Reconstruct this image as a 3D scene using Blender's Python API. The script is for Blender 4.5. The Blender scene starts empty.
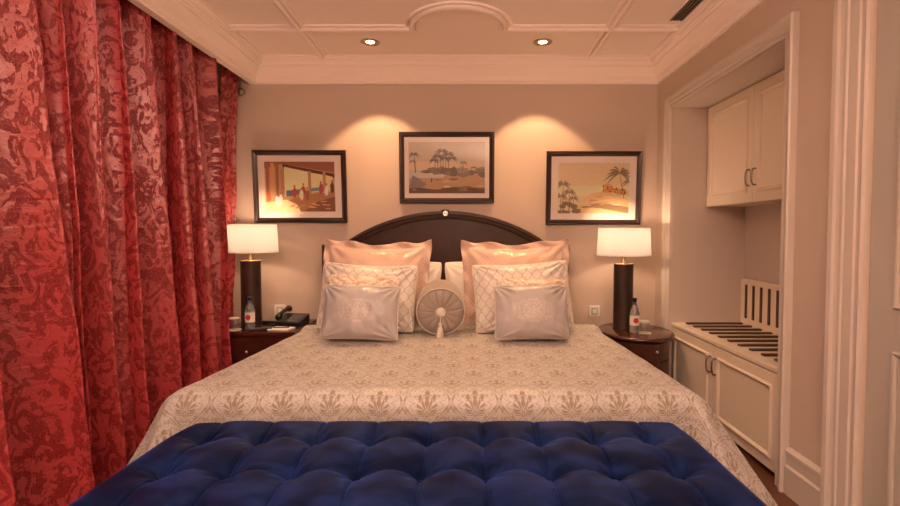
import bpy, bmesh, math, random
from mathutils import Vector, Matrix, noise
from math import pi, sin, cos, exp, sqrt, atan2, hypot, radians as R
random.seed(7)
S = bpy.context.scene
COL = S.collection

# ------------------------------------------------------------------ node expressions
class E:
    """a socket that can be used in arithmetic"""
    def __init__(s, nt, k): s.nt, s.k = nt, k
    def _m(s, op, *a):
        n = s.nt.nodes.new('ShaderNodeMath'); n.operation = op
        for i, v in enumerate((s,) + a):
            if isinstance(v, E): s.nt.links.new(v.k, n.inputs[i])
            else: n.inputs[i].default_value = v
        return E(s.nt, n.outputs[0])
    def __add__(s, o): return s._m('ADD', o)
    def __radd__(s, o): return s._m('ADD', o)
    def __sub__(s, o): return s._m('SUBTRACT', o)
    def __rsub__(s, o): return (s * -1) + o
    def __mul__(s, o): return s._m('MULTIPLY', o)
    def __rmul__(s, o): return s._m('MULTIPLY', o)
    def __truediv__(s, o): return s._m('DIVIDE', o)
    def abs(s): return s._m('ABSOLUTE')
    def sin(s): return s._m('SINE')
    def cos(s): return s._m('COSINE')
    def sqrt(s): return s._m('SQRT')
    def atan2(s, o): return s._m('ARCTAN2', o)
    def pp(s, o): return s._m('PINGPONG', o)
    def max(s, o): return s._m('MAXIMUM', o)
    def min(s, o): return s._m('MINIMUM', o)
    def gt(s, o): return s._m('GREATER_THAN', o)
    def mod(s, o): return s._m('FLOORED_MODULO', o)
    def step(s, a, b):          # smooth 0..1 from a to b
        n = s.nt.nodes.new('ShaderNodeMapRange'); n.interpolation_type = 'SMOOTHSTEP'
        s.nt.links.new(s.k, n.inputs[0])
        if a < b: n.inputs[1].default_value, n.inputs[2].default_value = a, b; n.inputs[3].default_value, n.inputs[4].default_value = 0, 1
        else: n.inputs[1].default_value, n.inputs[2].default_value = b, a; n.inputs[3].default_value, n.inputs[4].default_value = 1, 0
        return E(s.nt, n.outputs[0])

class Mat:
    def __init__(s, name, color=(.8, .8, .8), rough=.5, metal=0, **kw):
        s.m = bpy.data.materials.new(name); s.m.use_nodes = True
        s.nt = s.m.node_tree; s.b = s.nt.nodes['Principled BSDF']
        s.b.inputs['Base Color'].default_value = (*color, 1)
        s.b.inputs['Roughness'].default_value = rough
        s.b.inputs['Metallic'].default_value = metal
        for k, v in kw.items(): s.set(k.replace('_', ' '), v)
    def set(s, k, v):
        i = s.b.inputs[k]
        if isinstance(v, E): s.nt.links.new(v.k, i)
        elif isinstance(v, tuple) and len(v) == 3 and i.type == 'RGBA': i.default_value = (*v, 1)
        else: i.default_value = v
    def xyz(s, which='Object'):
        t = s.nt.nodes.new('ShaderNodeTexCoord'); p = s.nt.nodes.new('ShaderNodeSeparateXYZ')
        s.nt.links.new(t.outputs[which], p.inputs[0])
        return [E(s.nt, p.outputs[i]) for i in range(3)]
    def vec(s, a, b, c=0.0):
        n = s.nt.nodes.new('ShaderNodeCombineXYZ')
        for i, v in enumerate((a, b, c)):
            if isinstance(v, E): s.nt.links.new(v.k, n.inputs[i])
            else: n.inputs[i].default_value = v
        return n.outputs[0]
    def noise(s, v, scale=5, detail=2, dist=0, rough=.5):
        n = s.nt.nodes.new('ShaderNodeTexNoise'); s.nt.links.new(v, n.inputs['Vector'])
        n.inputs['Scale'].default_value = scale; n.inputs['Detail'].default_value = detail
        n.inputs['Distortion'].default_value = dist; n.inputs['Roughness'].default_value = rough
        return E(s.nt, n.outputs[0])
    def mix(s, f, a, b):
        n = s.nt.nodes.new('ShaderNodeMix'); n.data_type = 'RGBA'
        for sock, v in ((n.inputs[0], f), (n.inputs[6], a), (n.inputs[7], b)):
            if isinstance(v, E): s.nt.links.new(v.k, sock)
            elif isinstance(v, tuple): sock.default_value = (*v, 1)
            else: sock.default_value = v
        return E(s.nt, n.outputs[2])
    def bump(s, h, strength=.3, dist=.002):
        n = s.nt.nodes.new('ShaderNodeBump'); s.nt.links.new(h.k, n.inputs['Height'])
        n.inputs['Strength'].default_value = strength; n.inputs['Distance'].default_value = dist
        s.nt.links.new(n.outputs[0], s.b.inputs['Normal'])

M = {}
def simple(k, *a, **kw): M[k] = Mat(k, *a, **kw); return M[k]

# plaster, paint
def plaster(k, c, r=.6, sc=60, st=.05):
    m = simple(k, c, r); x, y, z = m.xyz()
    n = m.noise(m.vec(x, y, z), sc, 3); m.bump(n, st, .002)
    n2 = m.noise(m.vec(x, y, z), 2.5, 2)
    m.set('Base Color', m.mix(n2, tuple(v * .97 for v in c), tuple(min(1, v * 1.03) for v in c)))
    return m
plaster('wall_paint', (.56, .445, .37), .55)
plaster('niche_paint', (.60, .51, .45), .5)
plaster('ceiling_paint', (.90, .77, .70), .6)
plaster('white_trim', (.56, .49, .435), .3, 30, .02)
plaster('cabinet_paint', (.72, .61, .50), .32, 30, .02)
plaster('door_paint', (.44, .405, .35), .35, 30, .02)
# floor
m = simple('wood_floor', (.15, .05, .03), .3); x, y, z = m.xyz()
g = m.noise(m.vec(x * 9, y * .8, z), 6, 4, .4)
pl = (x / .14)._m('FLOOR'); pn = m.noise(m.vec(pl * 3.7, pl * .3), 1, 0)
m.set('Base Color', m.mix((g + pn) * .5, (.06, .018, .010), (.15, .055, .028)))
m.bump(((x / .14).mod(1.0) - .5).abs().step(.485, .5) * -1, .5, .002)
# dark wood
m = simple('dark_wood', (.045, .014, .009), .36, Coat_Weight=.12, Coat_Roughness=.2, Specular_IOR_Level=.35); x, y, z = m.xyz()
g = m.noise(m.vec(x * 1.2, y * 6, z * 6), 8, 4, .5)
m.set('Base Color', m.mix(g, (.016, .005, .0035), (.050, .015, .009)))
m = simple('red_wood', (.09, .02, .012), .22, Coat_Weight=.5, Coat_Roughness=.1); x, y, z = m.xyz()
g = m.noise(m.vec(x * 1.2, y * 7, z * 7), 8, 4, .5)
m.set('Base Color', m.mix(g, (.035, .009, .006), (.09, .024, .013)))
m = simple('frame_wood', (.03, .012, .008), .3, Coat_Weight=.3); x, y, z = m.xyz()
m.set('Base Color', m.mix(m.noise(m.vec(x, y, z), 40, 3), (.014, .005, .004), (.04, .015, .010)))
m = simple('dark_leather', (.03, .014, .01), .42); x, y, z = m.xyz()
m.bump(m.noise(m.vec(x, y, z), 180, 2), .25, .001)
m.set('Base Color', m.mix(m.noise(m.vec(x, y, z), 25, 3), (.02, .009, .007), (.055, .024, .016)))
simple('slat_wood', (.075, .035, .02), .4)
simple('brass', (.55, .38, .22), .25, 1)
simple('chrome', (.7, .68, .66), .18, 1)
simple('pewter', (.28, .24, .2), .3, 1)
simple('black_plastic', (.012, .012, .014), .35)
simple('grey_plastic', (.20, .19, .18), .4)
simple('white_plastic', (.75, .72, .66), .35)
simple('paper', (.82, .78, .70), .7)
simple('mount_board', (.90, .80, .72), .8)
simple('label_red', (.5, .04, .03), .4); simple('label_blue', (.03, .10, .35), .4)
simple('void', (.01, .009, .008), .9)
simple('feather_white', (.72, .68, .66), .75)

def emis(k, c, st):
    m = Mat(k, (0, 0, 0), .5); m.set('Emission Color', c); m.set('Emission Strength', float(st)); M[k] = m; return m
emis('lit_lamp', (1, .80, .55), 9)
emis('globe_glass', (1, .75, .5), 3)
emis('bulb_glow', (1, .72, .42), 12)

def glassy(k, tint=(1, 1, 1), gl=.10, rough=.03):
    m = bpy.data.materials.new(k); m.use_nodes = True; nt = m.node_tree; nt.nodes.clear()
    o = nt.nodes.new('ShaderNodeOutputMaterial'); mx = nt.nodes.new('ShaderNodeMixShader')
    t = nt.nodes.new('ShaderNodeBsdfTransparent'); g = nt.nodes.new('ShaderNodeBsdfGlossy')
    f = nt.nodes.new('ShaderNodeFresnel' if k == 'picture_glass' else 'ShaderNodeValue')
    if k == 'picture_glass': f.inputs[0].default_value = 1.45
    else: f.outputs[0].default_value = .06
    ad = nt.nodes.new('ShaderNodeMath'); ad.operation = 'ADD'; ad.inputs[1].default_value = gl
    nt.links.new(f.outputs[0], ad.inputs[0]); nt.links.new(ad.outputs[0], mx.inputs[0])
    t.inputs[0].default_value = (*tint, 1); g.inputs['Roughness'].default_value = rough
    nt.links.new(t.outputs[0], mx.inputs[1]); nt.links.new(g.outputs[0], mx.inputs[2]); nt.links.new(mx.outputs[0], o.inputs[0])
    w = Mat.__new__(Mat); w.m = m; M[k] = w
glassy('picture_glass', (1, 1, 1), .0, .06)
glassy('clear_glass', (.97, .98, .98), .04, .03)
simple('water_bottle', (.75, .78, .80), .08, IOR=1.4, Transmission_Weight=.85)

# lampshade: translucent fabric lit by its bulb
m = bpy.data.materials.new('lampshade_fabric'); m.use_nodes = True; nt = m.node_tree; nt.nodes.clear()
o = nt.nodes.new('ShaderNodeOutputMaterial'); mx = nt.nodes.new('ShaderNodeMixShader'); mx.inputs[0].default_value = .55
d = nt.nodes.new('ShaderNodeBsdfDiffuse'); t = nt.nodes.new('ShaderNodeBsdfTranslucent')
ad = nt.nodes.new('ShaderNodeAddShader'); em = nt.nodes.new('ShaderNodeEmission')
em.inputs[0].default_value = (1, .78, .60, 1); em.inputs[1].default_value = .14
d.inputs[0].default_value = (.80, .76, .70, 1); t.inputs[0].default_value = (.27, .265, .25, 1)
nt.links.new(d.outputs[0], mx.inputs[1]); nt.links.new(t.outputs[0], mx.inputs[2])
nt.links.new(mx.outputs[0], ad.inputs[0]); nt.links.new(em.outputs[0], ad.inputs[1]); nt.links.new(ad.outputs[0], o.inputs[0])
w = Mat.__new__(Mat); w.m = m; M['lampshade_fabric'] = w

# ---- textiles
def mirrored(m, u, v, U, V, k, scale, dist=1.2, detail=2, off=0):
    a = u.pp(U * .5) * k
    ph = v * (2 * pi / V); r = V * k / (2 * pi)
    return m.noise(m.vec(a + off, ph.cos() * r, ph.sin() * r), scale, detail, dist)

# crimson curtain damask
m = simple('crimson_damask', (.4, .03, .03), .35, Sheen_Weight=0)
u, v, _ = m.xyz('UV')
U, V = .34, .56
n1 = m.noise(m.vec(u * 1.25, v * .85), 10.5, 3, 2.2, .55)
n2 = m.noise(m.vec(u * 1.2 + 7.0, v * .9), 22, 2, 1.8)
# serrated acanthus leaves with light veins, curling stems between them
leaf = (n1 + (n2 - .5) * .22).step(.492, .512)
veins = ((n1 * 62 + n2 * 16).sin().abs()).step(.12, .42)
stem = (n2 - .5).abs().step(.020, .008)
fig = (leaf * veins).max(stem * .6 * leaf.step(.9, .2)).min(1.0)
fine = m.noise(m.vec(u * 1.0, v * 1.0), 700, 1)
m.set('Base Color', m.mix(fig, (.43, .050, .052), (.20, .011, .012)))
m.set('Roughness', fig * .20 + .30)
m.set('Specular IOR Level', .85 - fig * .45)
wr = m.noise(m.vec(u * 1.0, v * 5.0), 4.5, 3, .8)
m.bump(wr * 4 + fig * .25 + fine * .12, .35, .004)

# champagne coverlet damask, ogee lattice
def ogee(m, u, v, U, V):
    k = v * (2 * pi / V)
    p = u.pp(U / 2)
    c = k.cos() * (U / 4) + U / 4
    A = (c - p).gt(0.0)                                  # inside the cell centred on (0,0)
    dv1 = (v / V + .5).mod(1.0) - .5; dv2 = (v / V).mod(1.0) - .5
    du = p * A + (U / 2 - p) * (1 - A)
    dv = (dv1 * A + dv2 * (1 - A)) * V
    return (p - c).abs(), du, dv
m = simple('champagne_damask', (.6, .5, .4), .4, Sheen_Weight=.2, Sheen_Tint=(1, .95, .9))
u, v, _ = m.xyz('UV'); U, V = .205, .30
ln, du, dv = ogee(m, u, v, U, V)
th = du.atan2(dv + .045); rr = (du * du * 1.5 + (dv + .01) * (dv + .01) * .8).sqrt()
rad = (du * du + (dv + .045) * (dv + .045)).sqrt()
fan = ((th * 13).cos() * .5 + .5).step(.25, .6) * (rr + (th * 13).cos() * -.004).step(.052, .047) * rad.step(.010, .016)
fan = fan * (1 - (rr - .031).abs().step(.0035, .0015) * .9)
core = rr.step(.014, .011)
line = ln.step(.013, .009) * (1 - ln.step(.006, .003)) * ((v * 130).sin() * .5 + .5).step(.1, .5).max(.45)
n1 = mirrored(m, u, v, U, V, 1.0, 95, 1.0, 1)
spr = n1.step(.53, .57) * .7
fig = fan.max(core).max(line).max(spr)
m.set('Base Color', m.mix(fig, (.49, .465, .445), (.285, .225, .16)))
m.set('Roughness', fig * .22 + .33); m.set('Specular IOR Level', .6 - fig * .25)
q = ((u * 60).sin().abs() + (v * 60).sin().abs())
wr = m.noise(m.vec(u, v), 9, 3, .5)
m.bump(wr * 2.5 + fig * -.5 + q * .15, .35, .003)
# pink sham satin with tone-on-tone dots
m = simple('pink_satin', (.62, .36, .27), .27, Sheen_Weight=.2); u, v, _ = m.xyz('UV')
dt = (((u * 180).sin() * (v * 180).sin())).step(.3, .6)
m.set('Base Color', m.mix(dt * .5, (.68, .49, .41), (.56, .37, .29)))
m.bump(m.noise(m.vec(u, v), 14, 3, 1.0) * 3 + dt * .1, .4, .003)
# trellis
m = simple('trellis_satin', (.75, .68, .6), .35, Sheen_Weight=.2); u, v, _ = m.xyz('UV')
ln, du, dv = ogee(m, u, v, .068, .094)
m.set('Base Color', m.mix(ln.step(.0040, .0024), (.72, .67, .62), (.47, .38, .32)))
m.bump(m.noise(m.vec(u, v), 10, 3, 1.0) * 3, .4, .003)
# floral
m = simple('floral_satin', (.72, .6, .5), .38, Sheen_Weight=.2); u, v, _ = m.xyz('UV')
a1 = m.noise(m.vec(u, v), 16, 2, 1.2).step(.53, .56); a2 = m.noise(m.vec(u + 3.0, v), 34, 2, 1.5).step(.56, .6)
m.set('Base Color', m.mix(a1.max(a2) * .8, (.76, .66, .56), (.50, .33, .24)))
m.bump(m.noise(m.vec(u, v), 10, 3, 1.0) * 3, .4, .003)
# silver satin with embroidered medallion
m = simple('silver_satin', (.5, .46, .47), .3, Sheen_Weight=.15); u, v, _ = m.xyz('UV')
px = u.abs(); py = v.abs()
mn = m.noise(m.vec(px, py), 42, 2, 1.6)
mask = ((px * px * .35 + py * py).sqrt()).step(.085, .07)
f = (mn - .5).abs().step(.05, .02) * mask
m.set('Base Color', m.mix(f * .85, (.46, .425, .42), (.72, .62, .55)))
m.bump(m.noise(m.vec(u, v), 11, 3, 1.5) * 4 + f * .5, .45, .003)
simple('taupe_satin', (.36, .30, .255), .36, Sheen_Weight=.2)
simple('cream_cord', (.78, .70, .58), .6)
simple('silver_cord', (.62, .56, .52), .5)
m = simple('white_cotton', (.80, .76, .72), .7); u, v, _ = m.xyz('UV')
m.bump(m.noise(m.vec(u, v), 9, 3, .8) * 3, .4, .004)
# blue velvet
m = simple('blue_velvet', (.01, .02, .12), .48, Sheen_Weight=.3, Sheen_Roughness=.4, Sheen_Tint=(.05, .18, 1), Specular_IOR_Level=.16, Specular_Tint=(.25, .45, 1))
x, y, z = m.xyz()
n = m.noise(m.vec(x, y * 1.4, z), 6, 4, .8).step(.35, .70)
n2 = m.noise(m.vec(x, y, z), 700, 1)
m.set('Base Color', m.mix(n, (.002, .005, .025), (.009, .020, .088)))
m.set('Sheen Weight', n * .25 + .1)
seam = ((x + 1.0 + .2115 / 2).mod(.2115) - .2115 / 2).abs().step(.0045, .001)
m.bump(n2 * .12 - seam * 2.2, .6, .003)

# ------------------------------------------------------------------ mesh helpers
def setp(o, label=None, cat=None, group=None, kind=None):
    for k, v in (('label', label), ('category', cat), ('group', group), ('kind', kind)):
        if v: o[k] = v
    return o
def thing(name, label, cat, loc=(0, 0, 0), rz=0, group=None, rot=None):
    o = bpy.data.objects.new(name, None); o.empty_display_size = .05; COL.objects.link(o)
    o.location = loc; o.rotation_euler = rot or (0, 0, rz)
    return setp(o, label, cat, group)
def obj(name, bm, mat, parent=None, smooth=False, loc=None, bevel=0, sub=0, recalc=True):
    if recalc: bmesh.ops.recalc_face_normals(bm, faces=bm.faces)
    me = bpy.data.meshes.new(name); bm.to_mesh(me); bm.free()
    for mm in (mat if isinstance(mat, (list, tuple)) else [mat]): me.materials.append(M[mm].m)
    o = bpy.data.objects.new(name, me); COL.objects.link(o)
    if parent: o.parent = parent
    if loc: o.location = loc
    if smooth:
        for p in me.polygons: p.use_smooth = True
    if bevel:
        b = o.modifiers.new('b', 'BEVEL'); b.width = bevel; b.segments = 2; b.limit_method = 'ANGLE'; b.angle_limit = R(40)
    if sub:
        b = o.modifiers.new('s', 'SUBSURF'); b.levels = b.render_levels = sub
    return o
def box(bm, x0, x1, y0, y1, z0, z1):
    v = [bm.verts.new(p) for p in ((x0, y0, z0), (x1, y0, z0), (x1, y1, z0), (x0, y1, z0), (x0, y0, z1), (x1, y0, z1), (x1, y1, z1), (x0, y1, z1))]
    for f in ((0, 3, 2, 1), (4, 5, 6, 7), (0, 1, 5, 4), (1, 2, 6, 5), (2, 3, 7, 6), (3, 0, 4, 7)): bm.faces.new([v[i] for i in f])
    return bm
def B(*a):
    bm = bmesh.new()
    for q in (a if isinstance(a[0], tuple) else [a]): box(bm, *q)
    return bm
def lathe(prof, n=32, cx=0, cy=0, bm=None, cap=True):
    bm = bm or bmesh.new(); rings = []
    for r, z in prof:
        rings.append([bm.verts.new((cx + r * cos(2 * pi * i / n), cy + r * sin(2 * pi * i / n), z)) for i in range(n)])
    for a, b in zip(rings, rings[1:]):
        for i in range(n): bm.faces.new((a[i], a[(i + 1) % n], b[(i + 1) % n], b[i]))
    if cap: bm.faces.new(rings[0][::-1]); bm.faces.new(rings[-1])
    return bm
def tube(pts, r, n=8, bm=None, closed=False, cap=True):
    bm = bm or bmesh.new(); pts = [Vector(p) for p in pts]; rings = []; N = len(pts); ref = None
    for i, p in enumerate(pts):
        a = pts[(i - 1) % N] if (closed or i) else p; b = pts[(i + 1) % N] if (closed or i < N - 1) else p
        d = (b - a).normalized()
        if ref is None: ref = Vector((0, 0, 1)) if abs(d.z) < .9 else Vector((1, 0, 0))
        s = (ref - d * ref.dot(d)).normalized(); t = d.cross(s); ref = s
        rad = r[i] if isinstance(r, (list, tuple)) else r
        rings.append([bm.verts.new(p + (s * cos(2 * pi * k / n) + t * sin(2 * pi * k / n)) * rad) for k in range(n)])
    prs = list(zip(rings, rings[1:])) + ([(rings[-1], rings[0])] if closed else [])
    for a, b in prs:
        for i in range(n): bm.faces.new((a[i], a[(i + 1) % n], b[(i + 1) % n], b[i]))
    if cap and not closed: bm.faces.new(rings[0][::-1]); bm.faces.new(rings[-1])
    return bm
def sweep(path, nrm, prof, closed=False, bm=None):
    """profile (a = sideways in the plane, b = along nrm) swept along path with mitred corners"""
    bm = bm or bmesh.new(); P = [Vector(p) for p in path]; nrm = Vector(nrm); N = len(P); rings = []
    for i, p in enumerate(P):
        ds = []
        if closed or i > 0: ds.append((p - P[i - 1]).normalized())
        if closed or i < N - 1: ds.append((P[(i + 1) % N] - p).normalized())
        ss = [nrm.cross(d) for d in ds]
        mi = ss[0] if len(ss) == 1 else (ss[0] + ss[1]) / (1 + ss[0].dot(ss[1]))
        rings.append([bm.verts.new(p + mi * a + nrm * b) for a, b in prof])
    k = len(prof)
    prs = list(zip(rings, rings[1:])) + ([(rings[-1], rings[0])] if closed else [])
    for a, b in prs:
        for i in range(k): bm.faces.new((a[i], a[(i + 1) % k], b[(i + 1) % k], b[i]))
    if not closed: bm.faces.new(rings[0][::-1]); bm.faces.new(rings[-1])
    return bm
def copy_tree(o, parent=None):
    c = o.copy(); COL.objects.link(c)
    if parent: c.parent = parent
    for ch in [q for q in S.objects if q.parent == o]: copy_tree(ch, c)
    return c
def struct(name, bm, mat, parent=None, **kw):
    o = obj(name, bm, mat, parent, **kw)
    if not parent: o['kind'] = 'structure'
    return o

# ------------------------------------------------------------------ room
XL, XR, YB, YF, ZC = -2.05, 1.505, 4.05, -1.6, 2.585     # left wall, right wall, back, front, ceiling
ZK = 2.395                                               # lower edge of cornice
XK = -1.69                                               # face of the left bulkhead
NY0, NY1, NX, NZ = 2.42, 3.75, 2.05, 2.14                # niche
DY0, DY1, DZ = 1.0, 1.91, 2.25                           # door
struct('floor', B(XL - .1, 2.2, YF - .1, YB + .1, -.1, 0), 'wood_floor')
struct('ceiling', B(XL - .1, 2.2, YF - .1, YB + .1, ZC, ZC + .1), 'ceiling_paint')
struct('wall_back', B(XL - .1, 2.2, YB, YB + .1, 0, ZC), 'wall_paint')
struct('wall_left', B(XL - .1, XL, YF, YB, 0, ZC), 'wall_paint')
struct('wall_front', B(XL - .1, 2.2, YF - .1, YF, 0, ZC), 'wall_paint')
struct('wall_right', B((XR, 2.15, NY1, YB, 0, ZC), (XR, 2.15, NY0, NY1, NZ, ZC), (XR, 2.15, DY1, NY0, 0, ZC),
    (NX, 2.15, NY0, NY1, 0, NZ), (XR, 2.15, DY0, DY1, DZ, ZC), (XR, 2.15, YF, DY0, 0, ZC)), 'wall_paint')
struct('trim_1', B(XK - .03, XK, YF, YB, ZK, ZC), 'ceiling_paint')          # bulkhead hiding the curtain head
# cornice, one loop; a = inward from the wall, b = upward
cor = [(0, 0), (.018, 0), (.018, .014), (.026, .02), (.030, .05), (.045, .085), (.068, .108), (.074, .112), (.074, .124), (.084, .128),
       (.088, .142), (.098, .146), (.098, .160), (.108, .163), (.114, .175), (.124, .178), (.124, .19), (0, .19)]
struct('trim_2', sweep([(XK, YF, ZK), (XR, YF, ZK), (XR, YB, ZK), (XK, YB, ZK)], (0, 0, 1), cor, True), 'ceiling_paint')
# ceiling ribs: profile hangs below the ceiling
def rib_prof(w): return [(-w, 0), (-w, -.006), (-w * .9, -.012), (-w * .6, -.013), (-w * .55, -.004), (-w * .4, -.004), (-w * .35, -.024), (0, -.030), (w * .35, -.024), (w * .4, -.004), (w * .55, -.004), (w * .6, -.013), (w * .9, -.012), (w, -.006), (w, 0)]
RY = 3.41; rx0, rx1 = XK + .11, XR - .11; acx, ar = -.06, .31
path = [(rx0, RY, ZC), (acx - ar, RY, ZC)] + [(acx - ar * cos(pi * i / 24), RY - ar * 1.08 * sin(pi * i / 24), ZC) for i in range(1, 24)] + [(acx + ar, RY, ZC), (rx1, RY, ZC)]
struct('trim_3', sweep(path, (0, 0, 1), rib_prof(.045)), 'ceiling_paint')
struct('trim_4', sweep([(-1.12, YB - .11, ZC), (-1.12, YF + .1, ZC)], (0, 0, 1), rib_prof(.045)), 'ceiling_paint')
struct('trim_5', sweep([(.945, YB - .11, ZC), (.945, YF + .1, ZC)], (0, 0, 1), rib_prof(.045)), 'ceiling_paint')
# niche casing
cas = [(0, 0), (0, .010), (.012, .016), (.03, .012), (.045, .02), (.07, .022), (.085, .034), (.105, .038), (.112, .030), (.112, 0)]
struct('trim_6', sweep([(XR, NY1, 0), (XR, NY1, NZ), (XR, NY0, NZ), (XR, NY0, .0)][::-1], (-1, 0, 0), [(-a * .76, b) for a, b in cas]), 'white_trim')
struct('trim_7', B((XR + .001, NX, NY1 - .004, NY1, 0, NZ), (XR + .001, NX, NY0, NY0 + .004, 0, NZ), (NX - .004, NX, NY0, NY1, 0, NZ), (XR + .001, NX, NY0, NY1, NZ - .004, NZ)), 'niche_paint')
# baseboards
bb = [(0, 0), (.022, 0), (.022, .13), (.014, .14), (.014, .185), (.020, .19), (.020, .205), (.008, .22), (0, .22)]
def baseb(name, p0, p1): struct(name, sweep([p0, p1], (0, 0, 1), bb), 'white_trim')
baseb('baseboard_right', (XR, DY1 + .155, 0), (XR, NY0 - .087, 0))
baseb('baseboard_back', (XR - .01, YB, 0), (XL, YB, 0))
baseb('baseboard_left', (XL, YB, 0), (XL, YF, 0))
# door with fluted casing
dc = [(0, 0), (0, .012), (.010, .020), (.020, .016), (.034, .016), (.040, .022), (.075, .024), (.084, .024), (.090, .030), (.105, .030), (.118, .034), (.128, .042), (.148, .044), (.155, .034), (.155, 0)]
struct('trim_8', sweep([(XR, DY1, 0), (XR, DY1, DZ), (XR, DY0, DZ), (XR, DY0, 0)][::-1], (-1, 0, 0), [(-a, b) for a, b in dc]), 'white_trim')
door = thing('door_1', None, None, (XR + .012, 0, 0)); door['kind'] = 'structure'
struct('door_leaf', B(.0, .045, DY0 + .003, DY1 - .003, .01, DZ - .003), 'door_paint', door)
pm = [(0, 0), (0, .006), (.006, .011), (.014, .009), (.02, .004), (.02, 0)]
def panel(name, x, y0, y1, z0, z1, mat, parent, prof=pm):
    return obj(name, sweep([(x, y0, z0), (x, y0, z1), (x, y1, z1), (x, y1, z0)], (-1, 0, 0), prof, True), mat, parent)
panel('door_moulding', 0, DY0 + .12, DY1 - .12, .95, DZ - .14, 'door_paint', door)
panel('door_moulding', 0, DY0 + .12, DY1 - .12, .2, .80, 'door_paint', door)
obj('door_handle', tube([(-.001, DY0 + .07, 1.0), (-.05, DY0 + .07, 1.0), (-.055, DY0 + .09, 1.0), (-.055, DY0 + .18, 1.0)], .009, 10), 'brass', door, True)

# downlights
def downlight(x, y, label):
    t = thing('ceiling_downlight', label, 'ceiling light', (x, y, ZC), 0, 'recessed ceiling downlights')
    obj('trim_ring', lathe([(.068, 0), (.068, -.004), (.060, -.008), (.048, -.006), (.044, -.001), (.044, 0)], 32, cap=False), 'brass', t, True)
    obj('reflector', lathe([(.0435, -.001), (.036, -.0012), (.030, -.002)], 24), 'chrome', t)
    obj('lamp_face', lathe([(.030, -.0022), (.020, -.003), (.006, -.004)], 24), 'lit_lamp', t)
    return t
downlight(-.70, 3.675, 'round recessed downlight in the ceiling, left of the arched moulding')
downlight(.535, 3.675, 'round recessed downlight in the ceiling, right of the arched moulding')
def spot(x, y, e, col, size=100, blend=.35, z=ZC - .012, rad=.03):
    l = bpy.data.lights.new('downlight_beam', 'SPOT'); l.energy = e; l.color = col; l.spot_size = R(size); l.spot_blend = blend; l.shadow_soft_size = rad
    o = bpy.data.objects.new('downlight_beam', l); o.location = (x, y, z); COL.objects.link(o)
# air vent
t = thing('air_vent', 'long dark slotted air vent in the ceiling by the right cornice', 'air vent', (1.335, 0, ZC))
obj('grille_backing', B(-.045, .045, 2.2, 3.30, -.003, -.0005), 'void', t)
obj('vent_frame', sweep([(-.05, 2.19, 0), (.05, 2.19, 0), (.05, 3.31, 0), (-.05, 3.31, 0)], (0, 0, 1), [(0, 0), (0, -.008), (.008, -.006), (.008, 0)], True), 'ceiling_paint', t)
for k in range(4): obj('vent_blade', B(-.030 + k * .02 - .003, -.030 + k * .02 + .003, 2.2, 3.30, -.008, -.002), 'pewter', t)

# ------------------------------------------------------------------ draped surfaces (bedspread, bench cover)
def drape(x0, x1, y0, y1, rad, drop, z, step, fx, uv0=(0, 0), sides=(1, 1, 1, 1), zmin=.012, extra=None):
    """cloth over the rectangle; d = distance past the inset rectangle. fx(dirx,diry,h,x,y) -> extra outward offset at drop h"""
    ix0, ix1, iy0, iy1 = x0 + rad, x1 - rad, y0 + rad, y1 - rad
    arc = rad * pi / 2; T = arc + drop
    def ax(a, b, lo, hi):
        s0, s1 = a - (T if lo else 0), b + (T if hi else 0); n = max(2, int((s1 - s0) / step)); return [s0 + (s1 - s0) * i / n for i in range(n + 1)]
    if not sides[3]: iy1 = y1
    X = ax(ix0, ix1, sides[0], sides[1]); Y = ax(iy0, iy1, sides[2], sides[3])
    bm = bmesh.new(); uvl = bm.loops.layers.uv.new('UVMap'); V = []
    for y in Y:
        row = []
        for x in X:
            bx, by = min(max(x, ix0), ix1), min(max(y, iy0), iy1); dx, dy = x - bx, y - by; d = hypot(dx, dy)
            if d < 1e-9: p = Vector((x, y, z)); h = 0; n = (0, 0)
            else:
                n = (dx / d, dy / d); dd = min(d, T)
                if dd < arc: a = dd / rad; o, h = rad * sin(a), rad * (1 - cos(a))
                else: o, h = rad, rad + dd - arc
                if not extra and d > T: h = rad + d - arc
                o += fx(n[0], n[1], h, bx, by)
                p = Vector((bx + n[0] * o, by + n[1] * o, max(z - h, zmin)))
            if extra: p = extra(p, h, n)
            row.append((bm.verts.new(p), (x - uv0[0], y - uv0[1])))
        V.append(row)
    for r0, r1 in zip(V, V[1:]):
        for i in range(len(r0) - 1):
            q = (r0[i], r0[i + 1], r1[i + 1], r1[i]); f = bm.faces.new([a[0] for a in q])
            for l, a in zip(f.loops, q): l[uvl].uv = a[1]
    return bm

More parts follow.
